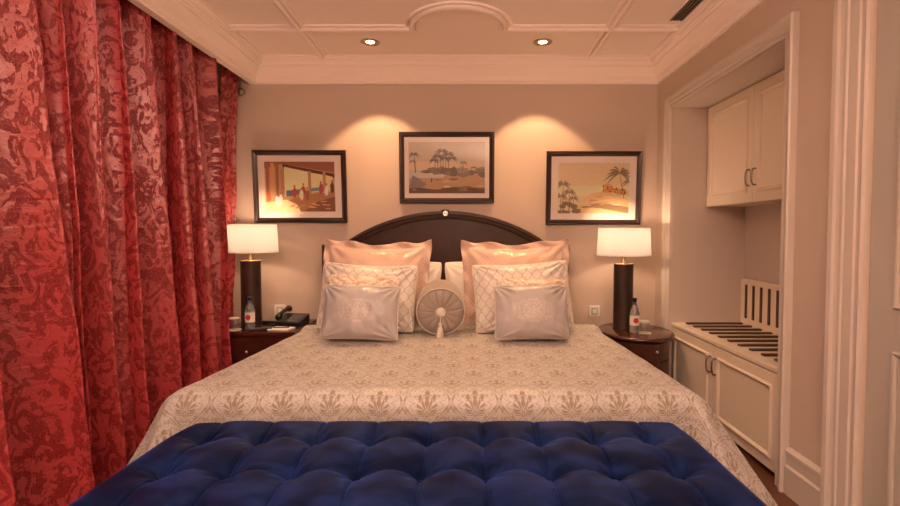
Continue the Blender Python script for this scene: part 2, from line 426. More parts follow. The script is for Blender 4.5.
# ------------------------------------------------------------------ bed
BX, BZ = -.175, .54                                     # centre line, top of bedspread
bed = thing('bed', 'wide double bed with an arched dark wooden headboard against the back wall', 'bed', (BX, 3.05, 0))
obj('bed_base', B(-.96, .98, -.84, .90, .08, .27), 'taupe_satin', bed, bevel=.02)
obj('mattress', B(-.99, 1.02, -.86, .90, .27, BZ - .022), 'white_cotton', bed, bevel=.05)
for sx in (-.92, .92):
    for sy in (-.75, .80): obj('leg', lathe([(.028, 0), (.034, .08)], 16, sx, sy), 'dark_wood', bed, True)
def hb_top(x):      # height of headboard outline
    q = abs(x)
    z = 1.392 - (1.37 - sqrt(1.37 ** 2 - min(q, .80) ** 2))
    if q > .78: z = min(z, 1.392 - .243); z = 1.392 - .243 - .02 * min(1, (q - .78) / .04)
    return z
def hb_mesh(inset, y0, y1, w):
    xs = [-w + 2 * w * i / 80 for i in range(81)]
    pts = [(x, hb_top(x) - inset) for x in xs]; out = [(-w, .25)] + pts + [(w, .25)]
    bm = bmesh.new(); a = [bm.verts.new((x, y0, z)) for x, z in out]; b = [bm.verts.new((x, y1, z)) for x, z in out]
    bm.faces.new(a); bm.faces.new(b[::-1])
    for i in range(len(out)): bm.faces.new((a[i], a[(i + 1) % len(out)], b[(i + 1) % len(out)], b[i]))
    return bm
hb = obj('headboard', hb_mesh(.02, .925, .985, .94), 'dark_wood', bed)
xs = [-.95 + 1.9 * i / 80 for i in range(81)]
rimp = [(-.045, 0), (-.045, .012), (-.035, .02), (-.012, .022), (-.006, .032), (.012, .032), (.018, .02), (.018, -.05), (-.02, -.05)]
obj('headboard_rim', sweep([(-.95, .925, .26)] + [(x, .925, hb_top(x) - .018) for x in xs] + [(.95, .925, .26)], (0, -1, 0), rimp), 'dark_wood', hb)
ro = lathe([(.022, 0), (.022, .006), (.016, .010), (.013, .007), (.008, .012), (.002, .013)], 20)
bmesh.ops.rotate(ro, verts=ro.verts, matrix=Matrix.Rotation(pi / 2, 3, 'X')); bmesh.ops.translate(ro, verts=ro.verts, vec=(0, .892, 1.372))
obj('rosette', ro, 'chrome', hb, True)
bmx = B(-.03, .03, .888, .985, 1.345, 1.402)
obj('headboard_keystone', bmx, 'dark_wood', hb, bevel=.004)

def cf(nx, ny, h, x, y):
    ax, ay = abs(nx), abs(ny); corner = 2 * ax * ay
    t_ = min(1, max(0, (3.1 - y) / .9)); side = (.02 + .34 * t_) * ax ** 2 + .03 * ay ** 2
    rip = .012 * sin(x * 19 + y * 23 + 3 * nx) * min(1, h / .2)
    if corner > 0: rip += .03 * sin(atan2(ay, ax) * 6 + 1) * min(1, h / .25) * corner
    return (side + (.52 if nx > 0 else .42) * corner * ax) * h ** 1.15 * 1.1 + rip + .02 * min(h, .1)
def lip(p, h, n):
    p = p.copy()
    f_ = min(1, max(0, (p.y - 2.12) / 1.5)); p.x += (.115 if p.x < BX else -.065) * f_ * abs(p.x - BX) / 1.13
    if h == 0 or p.z > .3:
        p.z += .026 * exp(-((p.y - 3.585) / .045) ** 2) * (1 if p.z > .45 else .3)
        p.z += .004 * noise.noise((p.x * 5, p.y * 7, 1)) + .003 * sin(p.x * 9 + 1) * sin(p.y * 4)
    p.z = max(p.z, .012)
    return p
cv = drape(BX - 1.135, BX + 1.195, 2.12, 3.645, .075, .43, BZ, .02, cf, (BX, 2.12), (1, 1, 1, 0), .012)
for vv in cv.verts:
    vv.co = lip(vv.co, 0 if vv.co.z > BZ - .001 else 1, None)
cov = obj('bedspread', cv, 'champagne_damask', None, True)
md = cov.modifiers.new('t', 'SOLIDIFY'); md.thickness = .008; md.offset = -1
setp(cov, 'champagne and silver damask bedspread spread over the bed', 'bedspread')
# folded back edge of blanket
fb = tube([(BX + .05 + x * .955, 3.655 + .004 * sin(x * 11), BZ - .004 + .003 * sin(x * 7)) for x in [-1.1 + .05 * i for i in range(45)]], .016, 10)
obj('folded_edge', fb, 'champagne_damask', cov, True)

# ------------------------------------------------------------------ bench
bx0, bx1, by0, by1, bz = -1.155, .87, .98, 2.065, .455
bench = thing('tufted_bench', 'long navy blue velvet tufted bench across the foot of the bed', 'bench', (0, 0, 0))
CX0, CDX, RY0, CDY = -1.0, .2115, 1.10, .26
def tuft(p, h, n):
    p = p.copy(); u = (p.x - CX0) / CDX; v = (p.y - RY0) / CDY
    ku, kv = min(8, max(0, round(u))), min(3, max(0, round(v)))
    du, dv = abs(u - ku), abs(v - kv)
    inside_v = 0 <= v <= 3.0
    side = exp(-(h / .07))
    uu = abs((u - math.floor(u)) - .5) * 2; vv_ = abs((v - math.floor(v)) - .5) * 2
    puff = .006 * (1 - uu ** 3) * (1 - .7 * vv_ ** 3) if (-.02 <= u <= 8.02 and -.02 <= v <= 3.6) else .004
    seam = .010 * exp(-(du * CDX / .005)) if -.0 <= u + .5 <= 9 else 0
    row = .009 * exp(-(dv * CDY / .020)) * (.35 + .65 * (2 * abs(du)) ** 0 * (1 - 1.4 * du)) * (1 if inside_v or dv < .3 else 0) * (1 if -.3 < u < 8.3 else exp(-max(-u - .3, u - 8.3) * 6))
    rb = hypot(du * CDX, dv * CDY * .8); btn = .028 * exp(-(rb / .022)) + .020 * exp(-(rb / .06) ** 2)
    a = (puff - seam - row - btn) * side
    wr = .002 * noise.noise((p.x * 14, p.y * 9, 3)) * side
    # diagonal little pleats running to each button
    r_ = hypot(du * CDX, dv * CDY); an = atan2(v - kv, u - ku)
    a += .0025 * sin(an * 6 + ku * 1.7) * exp(-((r_ - .045) / .028) ** 2) * side
    p.z += a + wr
    for cx, ex, kk in ((-.96, bx0, .24), (.70, bx1, .16)):      # rounded plan corners at the back
        if (p.x - cx) * (ex - cx) > 0 and p.y > 1.88:
            ua, ub = min(1, (p.x - cx) / (ex - cx)), min(1, (p.y - 1.88) / (by1 - 1.88)); q = 1 - kk * ua * ub
            p.x = cx + (p.x - cx) * q; p.y = 1.88 + (p.y - 1.88) * q
    return p
bmb = drape(bx0, bx1, by0, by1, .055, .28, bz, .0065, lambda nx, ny, h, x, y: .004 * sin(min(h, .2) * 15), (0, 0), (1, 1, 1, 1), .05, tuft)
obj('upholstery', bmb, 'blue_velvet', bench, True)
obj('bench_frame', B(bx0 + .03, bx1 - .03, by0 + .03, by1 - .03, .10, .35), 'dark_wood', bench)
for sx in (bx0 + .1, bx1 - .1):
    for sy in (by0 + .1, by1 - .1): obj('leg', lathe([(.02, 0), (.032, .1)], 16, sx, sy), 'dark_wood', bench, True)
b0 = None
for i in range(9):
    for j in range(4):
        if b0 is None:
            b0 = obj('button', lathe([(.001, .006), (.007, .005), (.012, .001), (.013, -.004)][::-1], 14), 'blue_velvet', bench, True); o = b0
        else: o = b0.copy(); COL.objects.link(o)
        o.location = (CX0 + i * CDX, RY0 + j * CDY, bz - .050)

# ------------------------------------------------------------------ pillows
def pillow_bm(w, h, t, fl=0, seed=0, c=.05, wr=.006, n=44, sag=0.0):
    bm = bmesh.new(); uvl = bm.loops.layers.uv.new('UVMap'); W, H = w / 2, h / 2
    iu, iv = (W - fl) / W, (H - fl) / H
    def P(u, v, s):
        a, b = min(1, abs(u) / iu), min(1, abs(v) / iv)
        th = t / 2 * ((1 - a ** 2.4) * (1 - b ** 2.4)) ** .46
        x = W * u * (1 - c * (1 - v * v) * abs(u)); z = H * v * (1 - c * (1 - u * u) * abs(v))
        if fl:
            e = max((abs(u) - iu) / (1 - iu), (abs(v) - iv) / (1 - iv), 0)
            y0 = e * .016 * sin(u * 13 + v * 12 + seed) + e * .010 * noise.noise((u * 4, v * 4, seed))
            z += e * .010 * sin(u * 8 + seed)
        else: y0 = 0
        amp = wr * min(1, th / (t * .15 + 1e-6))
        rr_ = max(abs(u), abs(v))
        nz = noise.noise((x * 9 + seed, z * 9, s)) + .6 * noise.noise((x * 22 + seed, z * 16, s + 5))
        # creases radiating from the corners
        for cu, cw in ((-1, -1), (1, -1), (-1, 1), (1, 1)):
            an = atan2(v - cw, u - cu); rd = hypot(u - cu, v - cw)
            nz += .9 * sin(an * 15 + seed) * exp(-((rd - .35) / .28) ** 2)
        q_ = 1 - .045 * abs(u) ** 7 * abs(v) ** 7; x *= q_; z *= q_
        z -= sag * (1 - u * u) * max(0, v)
        return Vector((x, s * (th + .0015) + y0 + s * amp * nz, z))
    g = {}
    for s in (-1, 1):
        for i in range(n + 1):
            for j in range(n + 1):
                u, v = sin((-1 + 2 * i / n) * pi / 2 * .92) / sin(pi / 2 * .92), sin((-1 + 2 * j / n) * pi / 2 * .92) / sin(pi / 2 * .92)
                if s == 1 and (i in (0, n) or j in (0, n)): g[s, i, j] = g[-1, i, j]; continue
                p = P(u, v, s)
                if i in (0, n) or j in (0, n): p.y += .0015
                g[s, i, j] = (bm.verts.new(p), (u * W, v * H))
    for s in (-1, 1):
        for i in range(n):
            for j in range(n):
                q = [g[s, i, j], g[s, i + 1, j], g[s, i + 1, j + 1], g[s, i, j + 1]]
                if s == 1: q = q[::-1]
                f = bm.faces.new([a[0] for a in q])
                for l, a in zip(f.loops, q): l[uvl].uv = a[1]
    return bm, [g[-1, i, 0][0].co.copy() for i in range(n)] + [g[-1, n, j][0].co.copy() for j in range(n)] + [g[-1, i, n][0].co.copy() for i in range(n, 0, -1)] + [g[-1, 0, j][0].co.copy() for j in range(n, 0, -1)]
def pillow(name, label, w, h, t, mat, x, y, lean, rz=0, ry=0, fl=0, seed=0, piping=None, group=None, wr=.006, c=.05, sag=0, z0=BZ):
    bm, edge = pillow_bm(w, h, t, fl, seed, c, wr, sag=sag)
    a = R(lean); z = z0 + h / 2 * cos(a) + t * .30 * sin(a) + .004
    root = thing(name, label, 'pillow' if 'pillow' in name else 'cushion', (x, y, z), 0, group, rot=(-a, R(ry), R(rz)))
    obj('cushion_cover', bm, mat, root, True)
    if piping: obj('piping', tube(edge, .0045, 6, closed=True), piping, root, True)
    return root
SH = BZ - .018
pillow('sleeping_pillow', 'plain white pillow leaning on the headboard, the left one beside the gap', .82, .49, .15, 'white_cotton', -.605, 3.835, 10, 2, 2, 0, 3, group='white sleeping pillows', z0=SH)
pillow('sleeping_pillow', 'plain white pillow leaning on the headboard, the right one beside the gap', .82, .49, .15, 'white_cotton', .225, 3.835, 10, -2, -2, 0, 9, group='white sleeping pillows', z0=SH)
pillow('sham_pillow', 'large pink satin sham with flanged edges, back row on the left', .83, .665, .20, 'pink_satin', -.672, 3.665, 12, -3, 1, .055, 5, group='pink satin shams', wr=.013, sag=.03, c=.07, z0=SH)
pillow('sham_pillow', 'large pink satin sham with flanged edges, back row on the right', .83, .665, .20, 'pink_satin', .355, 3.665, 12, 3, -1, .055, 11, group='pink satin shams', wr=.013, sag=.03, c=.07, z0=SH)
pillow('trellis_pillow', 'cream pillow with taupe trellis pattern, standing in front of the left pink sham', .68, .47, .16, 'trellis_satin', -.69, 3.47, 16, -3, 2, 0, 2, 'cream_cord', 'cream trellis pillows', wr=.011, sag=.012)
pillow('trellis_pillow', 'cream pillow with taupe trellis pattern, standing in front of the right pink sham', .68, .48, .16, 'trellis_satin', .375, 3.47, 16, 3, -3, 0, 6, 'cream_cord', 'cream trellis pillows', wr=.011, sag=.012)
pillow('floral_cushion', 'cream floral cushion behind the left silver satin cushion', .50, .405, .14, 'floral_satin', -.70, 3.31, 19, -2, 2, 0, 8, None, 'cream floral cushions')
pillow('floral_cushion', 'cream floral cushion behind the right silver satin cushion', .48, .385, .13, 'floral_satin', .42, 3.31, 19, 1, 2, 0, 12, None, 'cream floral cushions')
pillow('satin_cushion', 'silver grey satin cushion with embroidered medallion, front row on the left', .49, .345, .18, 'silver_satin', -.672, 3.155, 17, -2, 1, 0, 15, 'silver_cord', 'silver satin cushions', wr=.011)
pillow('satin_cushion', 'silver grey satin cushion with embroidered medallion, front row on the right', .475, .345, .18, 'silver_satin', .398, 3.16, 17, 3, 0, 0, 21, 'silver_cord', 'silver satin cushions', wr=.011)
# bolster
Rb, Lb = .158, .27
bol = thing('bolster_cushion', 'round taupe bolster cushion with pleated end, button and tassel in the middle of the bed', 'cushion', (-.18, 3.31, BZ + Rb + .004), 0, rot=(R(9), 0, R(3)))
bm = bmesh.new(); uvl = bm.loops.layers.uv.new('UVMap'); n = 96
rings = []
for r, y in [(.01, Lb - .02), (Rb * .6, Lb), (Rb * .93, Lb - .005), (Rb, Lb - .03), (Rb * 1.01, Lb * .5), (Rb, .012), (Rb * .985, .002)]:
    rings.append([bm.verts.new((r * cos(2 * pi * i / n), y, r * sin(2 * pi * i / n))) for i in range(n)])
for a, b in zip(rings, rings[1:]):
    for i in range(n): bm.faces.new((a[i], a[(i + 1) % n], b[(i + 1) % n], b[i]))
obj('bolster_cover', bm, 'taupe_satin', bol, True)
bm = bmesh.new(); rings = []
for k in range(15):
    f = k / 14; r = .012 + (Rb * .985 - .012) * f; row = []
    for i in range(n * 2):
        th = pi * i / n
        pl_ = abs(((th * 15 / (2 * pi) + .15 * f) % 1) - .5) * 2              # 15 pleats
        y = .004 - .022 * sin(pi * min(1, f * 1.0)) ** .8 * (1 - .55 * exp(-(pl_ / .16) ** 2)) + .008 * exp(-(1 - f) * 12)
        row.append(bm.verts.new((r * cos(th), y, r * sin(th))))
    rings.append(row)
for a, b in zip(rings, rings[1:]):
    for i in range(2 * n): bm.faces.new((a[i], a[(i + 1) % (2 * n)], b[(i + 1) % (2 * n)], b[i]))
obj('pleated_end', bm, 'taupe_satin', bol, True)
obj('piping', tube([(Rb * cos(2 * pi * i / 64), -.001, Rb * sin(2 * pi * i / 64)) for i in range(64)], .004, 6, closed=True), 'silver_cord', bol, True)
bt = lathe([(.034, 0), (.033, .009), (.023, .016), (.004, .019)], 24); bmesh.ops.rotate(bt, verts=bt.verts, matrix=Matrix.Rotation(pi / 2, 3, 'X')); bmesh.ops.translate(bt, verts=bt.verts, vec=(0, -.008, 0))
obj('button', bt, 'cream_cord', bol, True)
ta = lathe([(.003, -.022), (.003, -.06), (.012, -.066), (.014, -.078), (.008, -.086), (.016, -.10), (.030, -.150), (.026, -.152)][::-1], 20, .0, -.034)
for vv in ta.verts: vv.co.x += -.12 * (vv.co.z + .02) * -.3; vv.co.y -= max(0, -vv.co.z - .09) * .35
obj('tassel', ta, 'cream_cord', bol, True)

# ------------------------------------------------------------------ nightstands
NZR = .505
ns = thing('nightstand', 'round dark red wooden nightstand right of the bed by the wardrobe niche', 'nightstand', (1.233, 3.71, 0)); ns.scale = (.845, 1.05, 1)
obj('table_top', lathe([(.285, NZR - .03), (.308, NZR - .026), (.314, NZR - .015), (.308, NZR - .004), (.30, NZR)], 64), 'red_wood', ns, True)
obj('cabinet_body', lathe([(.26, .06), (.265, .07), (.265, NZR - .03)], 64), 'red_wood', ns, True)
obj('plinth', lathe([(.27, 0), (.27, .05), (.26, .06)], 64), 'dark_wood', ns, True)
def arc_panel(r, a0, a1, z0, z1, th=.012, n=16):
    bm = bmesh.new(); L = []
    for i in range(n + 1):
        a = a0 + (a1 - a0) * i / n
        L.append([bm.verts.new((q * cos(a), q * sin(a), z)) for q, z in ((r, z0), (r + th, z0), (r + th, z1), (r, z1))])
    for a, b in zip(L, L[1:]):
        for k in range(4): bm.faces.new((a[k], a[(k + 1) % 4], b[(k + 1) % 4], b[k]))
    bm.faces.new(L[0]); bm.faces.new(L[-1][::-1]); return bm
dr = obj('drawer', arc_panel(.263, R(-150), R(-30), .34, NZR - .045), 'red_wood', ns, bevel=.003)
kn = lathe([(.006, 0), (.006, .012), (.013, .018), (.013, .022), (.004, .026)], 16); bmesh.ops.rotate(kn, verts=kn.verts, matrix=Matrix.Rotation(pi / 2, 3, 'X')); bmesh.ops.translate(kn, verts=kn.verts, vec=(.06, -.268, .41))
obj('knob', kn, 'chrome', dr, True)
dd = obj('door', arc_panel(.263, R(-150), R(-30), .08, .33), 'red_wood', ns, bevel=.003)
NZL = .53
nl = thing('nightstand', 'dark wooden nightstand with telephone on top, left of the bed beside the curtain', 'nightstand', (-1.545, 3.775, 0))
obj('table_top', B(-.22, .335, -.27, .265, NZL - .03, NZL), 'red_wood', nl, bevel=.006)
obj('cabinet_body', B(-.21, .32, -.25, .26, .05, NZL - .03), 'red_wood', nl)
obj('plinth', B(-.20, .31, -.235, .25, 0, .05), 'dark_wood', nl)
for z0 in (.07, .29):
    dr = obj('drawer', B(-.19, .30, -.266, -.25, z0, z0 + .20), 'red_wood', nl, bevel=.004)
    kn = lathe([(.006, 0), (.006, .012), (.013, .018), (.013, .022), (.004, .026)], 16); bmesh.ops.rotate(kn, verts=kn.verts, matrix=Matrix.Rotation(pi / 2, 3, 'X')); bmesh.ops.translate(kn, verts=kn.verts, vec=(.0, -.265, z0 + .1))
    obj('knob', kn, 'chrome', dr, True)

# ------------------------------------------------------------------ lamps
def lamp(x, y, z, h, label):
    t = thing('table_lamp', label, 'lamp', (x, y, z), 0, 'bedside table lamps')
    obj('lamp_base', lathe([(.070, .004), (.072, .012), (.071, .02), (.071, h - .012), (.072, h - .006), (.070, h)], 48), 'dark_leather', t, True)
    obj('foot', lathe([(.075, 0), (.075, .008), (.070, .010)], 48), 'dark_wood', t, True)
    obj('base_cap', lathe([(.073, h - .002), (.073, h + .005), (.06, h + .008)], 48), 'brass', t, True)
    obj('neck', lathe([(.020, h), (.014, h + .012), (.014, h + .10), (.018, h + .105), (.018, h + .15)], 20), 'brass', t, True)
    z0, z1, r0, r1 = h + .062, h + .270, .195, .185
    sh = obj('lamp_shade', lathe([(r0, z0), (r1, z1)], 64, cap=False), 'lampshade_fabric', t, True)
    tr = lathe([(r0 - .001, z0), (r0 + .0015, z0), (r0 + .0015, z0 + .006), (r0 - .001, z0 + .006), (r0 - .001, z0)], 64, cap=False)
    obj('shade_rim', tr, 'cream_cord', sh)
    obj('shade_rim', lathe([(r1 - .002, z1 - .006), (r1 + .001, z1 - .006), (r1 + .001, z1), (r1 - .002, z1), (r1 - .002, z1 - .006)], 64, cap=False), 'cream_cord', sh)
    sp = bmesh.new()
    for a in range(3): tube([(0, 0, z0 + .06), (r0 * .97 * cos(a * 2.0944), r0 * .97 * sin(a * 2.0944), z0 + .04)], .0015, 6, sp)
    obj('shade_spider', sp, 'brass', sh)
    obj('bulb', lathe([(.012, h + .15), (.028, h + .175), (.03, h + .195), (.018, h + .22), (.003, h + .228)], 20), 'bulb_glow', t, True)
    l = bpy.data.lights.new('bulb_light', 'POINT'); l.energy = LAMP_E; l.color = (1, .64, .40); l.shadow_soft_size = .035
    o = bpy.data.objects.new('bulb_light', l); o.location = (x, y, z + h + .19); COL.objects.link(o)
    o.parent = t; o.location = (0, 0, h + .262 - .06)
    return t
LAMP_E = 16
lamp(1.158, 3.76, NZR, .485, 'table lamp with cream drum shade and dark leather column, on the right nightstand')
lamp(-1.60, 3.72, NZL, .485, 'table lamp with cream drum shade and dark leather column, on the left nightstand')

# ------------------------------------------------------------------ small things
def bottle(x, y, z, label, h=.25):
    t = thing('water_bottle', label, 'bottle', (x, y, z), 0, 'bedside water bottles')
    k = h / .25
    obj('bottle_body', lathe([(.026, 0), (.032, .004), (.033, .01), (.033, .145 * k), (.026, .175 * k), (.014, .205 * k), (.013, .23 * k)], 28), 'water_bottle', t, True)
    obj('cap', lathe([(.0155, .225 * k), (.0155, .248 * k), (.013, .25 * k)], 20), 'black_plastic', t, True)
    lb = obj('bottle_label', lathe([(.0336, .055), (.0336, .125)], 28, cap=False), 'paper', t, True)
    q = lathe([(.019, 0), (.019, .001)], 20); bmesh.ops.rotate(q, verts=q.verts, matrix=Matrix.Rotation(pi / 2, 3, 'X')); bmesh.ops.translate(q, verts=q.verts, vec=(0, -.0345, .092)); obj('label_roundel', q, 'label_red', lb)
    obj('neck_band', lathe([(.0135, .20 * k), (.0135, .222 * k)], 20, cap=False), 'label_blue', t)
    return t
def tumbler(x, y, z, label):
    t = thing('drinking_glass', label, 'glass', (x, y, z), 0, 'bedside glasses on white coasters')
    obj('coaster', lathe([(.048, 0), (.048, .003)], 32), 'paper', t)
    obj('glass_body', lathe([(.028, .0035), (.033, .085), (.031, .085), (.026, .012), (.002, .012)], 32), 'clear_glass', t, True)
    obj('paper_cover', lathe([(.0345, .080), (.035, .086), (.034, .088), (.002, .089)], 32), 'paper', t)
    return t
bottle(1.195, 3.61, NZR, 'clear water bottle with black cap in front of the right lamp', .25)
tumbler(1.262, 3.60, NZR, 'covered drinking glass on a coaster beside the bottle on the right nightstand')
bottle(-1.56, 3.60, NZL, 'clear water bottle with black cap in front of the left lamp', .235)
tumbler(-1.665, 3.585, NZL, 'covered drinking glass on a coaster at the curtain end of the left nightstand')
t = thing('telephone', 'black desk telephone with corded handset on the left nightstand beside the bed', 'telephone', (-1.335, 3.82, NZL), R(-6))
bm = B(-.10, .10, -.09, .09, 0, .03)
for vv in bm.verts:
    if vv.co.z > .01 and vv.co.y > 0: vv.co.z += .04
obj('phone_body', bm, 'black_plastic', t, bevel=.006)
kb = bmesh.new()
for i in range(3):
    for j in range(5):
        x, y = .005 + i * .03, -.07 + j * .026; z = .03 + (y + .09) / .18 * .04
        box(kb, x - .010, x + .010, y - .008, y + .008, z - .004, z + .007)
obj('keypad', kb, 'grey_plastic', t)
hs = tube([(-.065, -.10, .055), (-.065, -.085, .066), (-.065, -.04, .088), (-.065, .04, .106), (-.065, .085, .104), (-.065, .10, .095)], [.020, .026, .015, .015, .026, .020], 12)
obj('handset', hs, 'black_plastic', t, True)
ck = [(-.09 + .007 * cos(i * .9) - i * .0004, -.10 - .0010 * i * .3 + .0, .012 + .007 * sin(i * .9)) for i in range(90)]
obj('coiled_cord', tube(ck, .0025, 5), 'black_plastic', t, True)
t = thing('leather_folder', 'flat black folder lying left of the telephone', 'folder', (-1.535, 3.92, NZL), R(2))
obj('folder_cover', B(-.10, .08, -.09, .09, 0, .018), 'black_plastic', t, bevel=.004)
obj('folder_pages', B(-.09, .078, -.084, .084, .0185, .021), 'grey_plastic', t)
t = thing('remote_control', 'slim black remote control lying at the front of the left nightstand', 'remote control', (-1.475, 3.565, NZL), R(-58))
obj('remote_body', B(-.022, .022, -.08, .08, 0, .018), 'black_plastic', t, bevel=.006)
kb = bmesh.new()
for i in range(3):
    for j in range(6): box(kb, -.014 + i * .011, -.008 + i * .011, -.06 + j * .02, -.052 + j * .02, .016, .0195)
obj('buttons', kb, 'grey_plastic', t)
t = thing('notepad', 'white notepad lying in front of the telephone on the left nightstand', 'notepad', (-1.34, 3.61, NZL), R(-10))
obj('paper_stack', B(-.075, .075, -.06, .06, 0, .008), 'paper', t, bevel=.001)
obj('pen', tube([(-.05, -.02, .012), (.05, .02, .012)], .004, 8), 'black_plastic', t, True)
def socket(x, z, label):
    t = thing('wall_switch', label, 'switch', (x, YB, z), 0, 'wall switch plates')
    obj('switch_plate', B(-.045, .045, -.010, 0, -.045, .045), 'white_plastic', t, bevel=.004)
    obj('rocker', B(-.024, .024, -.014, -.010, -.024, .024), 'grey_plastic', t, bevel=.002)
    obj('rocker_button', B(-.018, .018, -.017, -.014, -.018, .018), 'white_plastic', t, bevel=.002)
socket(1.015, .592, 'square white wall switch left of the right lamp')
socket(-1.51, .60, 'square white wall switch right of the left lamp')

# ------------------------------------------------------------------ pictures
def artmat(c, k=[0]):
    c = tuple(min(.9, v * 1.3) for v in c)
    key = 'print_ink_%d' % len(M); m = simple(key, c, .75); x, y, z = m.xyz()
    m.set('Base Color', m.mix(m.noise(m.vec(x, y, z), 90, 3), tuple(v * .78 for v in c), tuple(min(1, v * 1.2) for v in c))); return key
class Art:
    def __init__(s, w, h): s.w, s.h, s.bm, s.mats, s.n = w, h, bmesh.new(), [], 0
    def poly(s, pts, c):
        key = tuple(round(v, 3) for v in c)
        if key not in [a for a, _ in s.mats]: s.mats.append((key, artmat(c)))
        mi = [a for a, _ in s.mats].index(key); s.n += 1; y = -s.n * .00001
        vs = [s.bm.verts.new(((min(1, max(0, u)) - .5) * s.w, y, (min(1, max(0, v)) - .5) * s.h)) for u, v in pts]
        try: f = s.bm.faces.new(vs); f.material_index = mi
        except ValueError: pass
    def rect(s, u0, v0, u1, v1, c): s.poly([(u0, v0), (u1, v0), (u1, v1), (u0, v1)], c)
    def blob(s, cx, cy, rx, ry, c, k=12, j=.25):
        s.poly([(cx + rx * cos(2 * pi * i / k) * (1 + random.uniform(-j, j)), cy + ry * sin(2 * pi * i / k) * (1 + random.uniform(-j, j))) for i in range(k)], c)
    def palm(s, cx, cy, sz, c, trunk=None, base=None, k=9):
        if base: s.poly([(base[0] - .008, base[1]), (base[0] + .008, base[1]), (cx + .004, cy), (cx - .004, cy)], trunk or c)
        for i in range(k):
            a = -pi * .12 + (pi * 1.24) * i / (k - 1); L = sz * random.uniform(.85, 1.1); top, bot = [], []
            for q in range(6):
                f = q / 5; x = cx + cos(a) * L * f * .72; y = cy + sin(a) * L * f * .95 - L * .55 * f * f
                wd = sz * .075 * sin(pi * (.12 + .88 * f)); top.append((x, y + wd)); bot.append((x, y - wd))
            s.poly(top + bot[::-1], c)
def recalc_front(bm):
    for f in bm.faces:
        f.normal_update()
        if f.normal.y > 0: f.normal_flip()
def picture(x0, x1, z0, z1, art, label, mat_w=.035, lean=3.6):
    w, h = x1 - x0, z1 - z0
    t = thing('framed_picture', label, 'picture', ((x0 + x1) / 2, YB - .012, z0), 0, 'framed prints above the bed', rot=(R(lean), 0, 0))
    W = w / 2
    fp = [(0, 0), (0, .020), (.006, .026), (.014, .024), (.020, .030), (.030, .026), (.034, .016), (.040, .013), (.040, 0)]
    obj('picture_frame', sweep([(-W, 0, 0), (W, 0, 0), (W, 0, h), (-W, 0, h)], (0, -1, 0), fp, True), 'frame_wood', t)
    fr = .038
    obj('backing', B(-W + .01, W - .01, -.008, -.001, .01, h - .01), 'mount_board', t)
    bv = .05
    obj('mount', B(-W + fr, W - fr, -.0105, -.008, fr, h - fr), 'mount_board', t)
    recalc_front(art.bm)
    for vv in art.bm.verts: vv.co += Vector((0, -.0112, h / 2))
    obj('print', art.bm, [k for _, k in art.mats], t, recalc=False)
    g = bmesh.new(); q = [g.verts.new(p) for p in ((-W + fr, -.0135, fr), (W - fr, -.0135, fr), (W - fr, -.0135, h - fr), (-W + fr, -.0135, h - fr))]; g.faces.new(q)
    obj('glass_pane', g, 'picture_glass', t)
# left: courtyard colonnade with figures
a = Art(.55, .39); a.rect(0, 0, 1, 1, (.52, .33, .17))
a.poly([(0, 1), (0, .86), (.25, .96), (1, .78), (1, 1)], (.30, .12, .07))
a.poly([(.25, .96), (1, .76), (1, .68), (.27, .86)], (.14, .05, .03))
a.poly([(.28, .30), (.28, .90), (.62, .80), (.62, .36)], (.80, .68, .42)); a.poly([(.66, .38), (.66, .78), (.84, .74), (.84, .42)], (.74, .62, .36)); a.poly([(.87, .42), (.87, .73), (.97, .70), (.97, .44)], (.70, .55, .30))
for u, b in ((.25, .24), (.64, .34), (.85, .40)): a.poly([(u - .022, b), (u + .022, b), (u + .022, .88 - u * .1), (u - .022, .88 - u * .1)], (.45, .26, .13))
a.poly([(.30, .30), (.58, .36), (.58, .46), (.30, .42)], (.16, .22, .34)); a.poly([(.66, .40), (.84, .44), (.84, .50), (.66, .47)], (.18, .24, .36))
a.poly([(0, 0), (1, 0), (1, .40), (.6, .34), (.3, .22), (0, .15)], (.42, .22, .10)); a.poly([(0, 0), (.5, 0), (.45, .14), (.3, .24), (0, .18)], (.80, .62, .36))
a.poly([(.55, 0), (1, 0), (1, .30), (.75, .2)], (.24, .11, .06))
for u in (.02, .09, .16): a.poly([(u, .2), (u + .035, .2), (u + .045, .98), (u - .005, .98)], (.34, .15, .08) if u != .09 else (.58, .34, .18))
random.seed(3)
for u, v, c in ((.05, .3, (.5, .15, .08)), (.17, .22, (.85, .8, .7)), (.22, .24, (.8, .72, .6)), (.42, .38, (.5, .1, .06)), (.55, .42, (.45, .08, .05)), (.60, .34, (.3, .15, .08)), (.80, .46, (.4, .1, .1)), (.88, .42, (.85, .75, .7)), (.96, .48, (.12, .06, .06)), (.52, .33, (.75, .6, .4))):
    a.blob(u, v, .030, .11, c, 9, .2); a.blob(u, v + .13, .014, .025, (.38, .17, .09), 8, .1)
for i in range(16): a.blob(random.uniform(.35, .95), random.uniform(.04, .22), .04, .012, (.58, .36, .18), 7, .4)
picture(-1.693, -.958, 1.302, 1.870, a, 'dark framed print of figures in a colonnaded courtyard, above the left lamp')
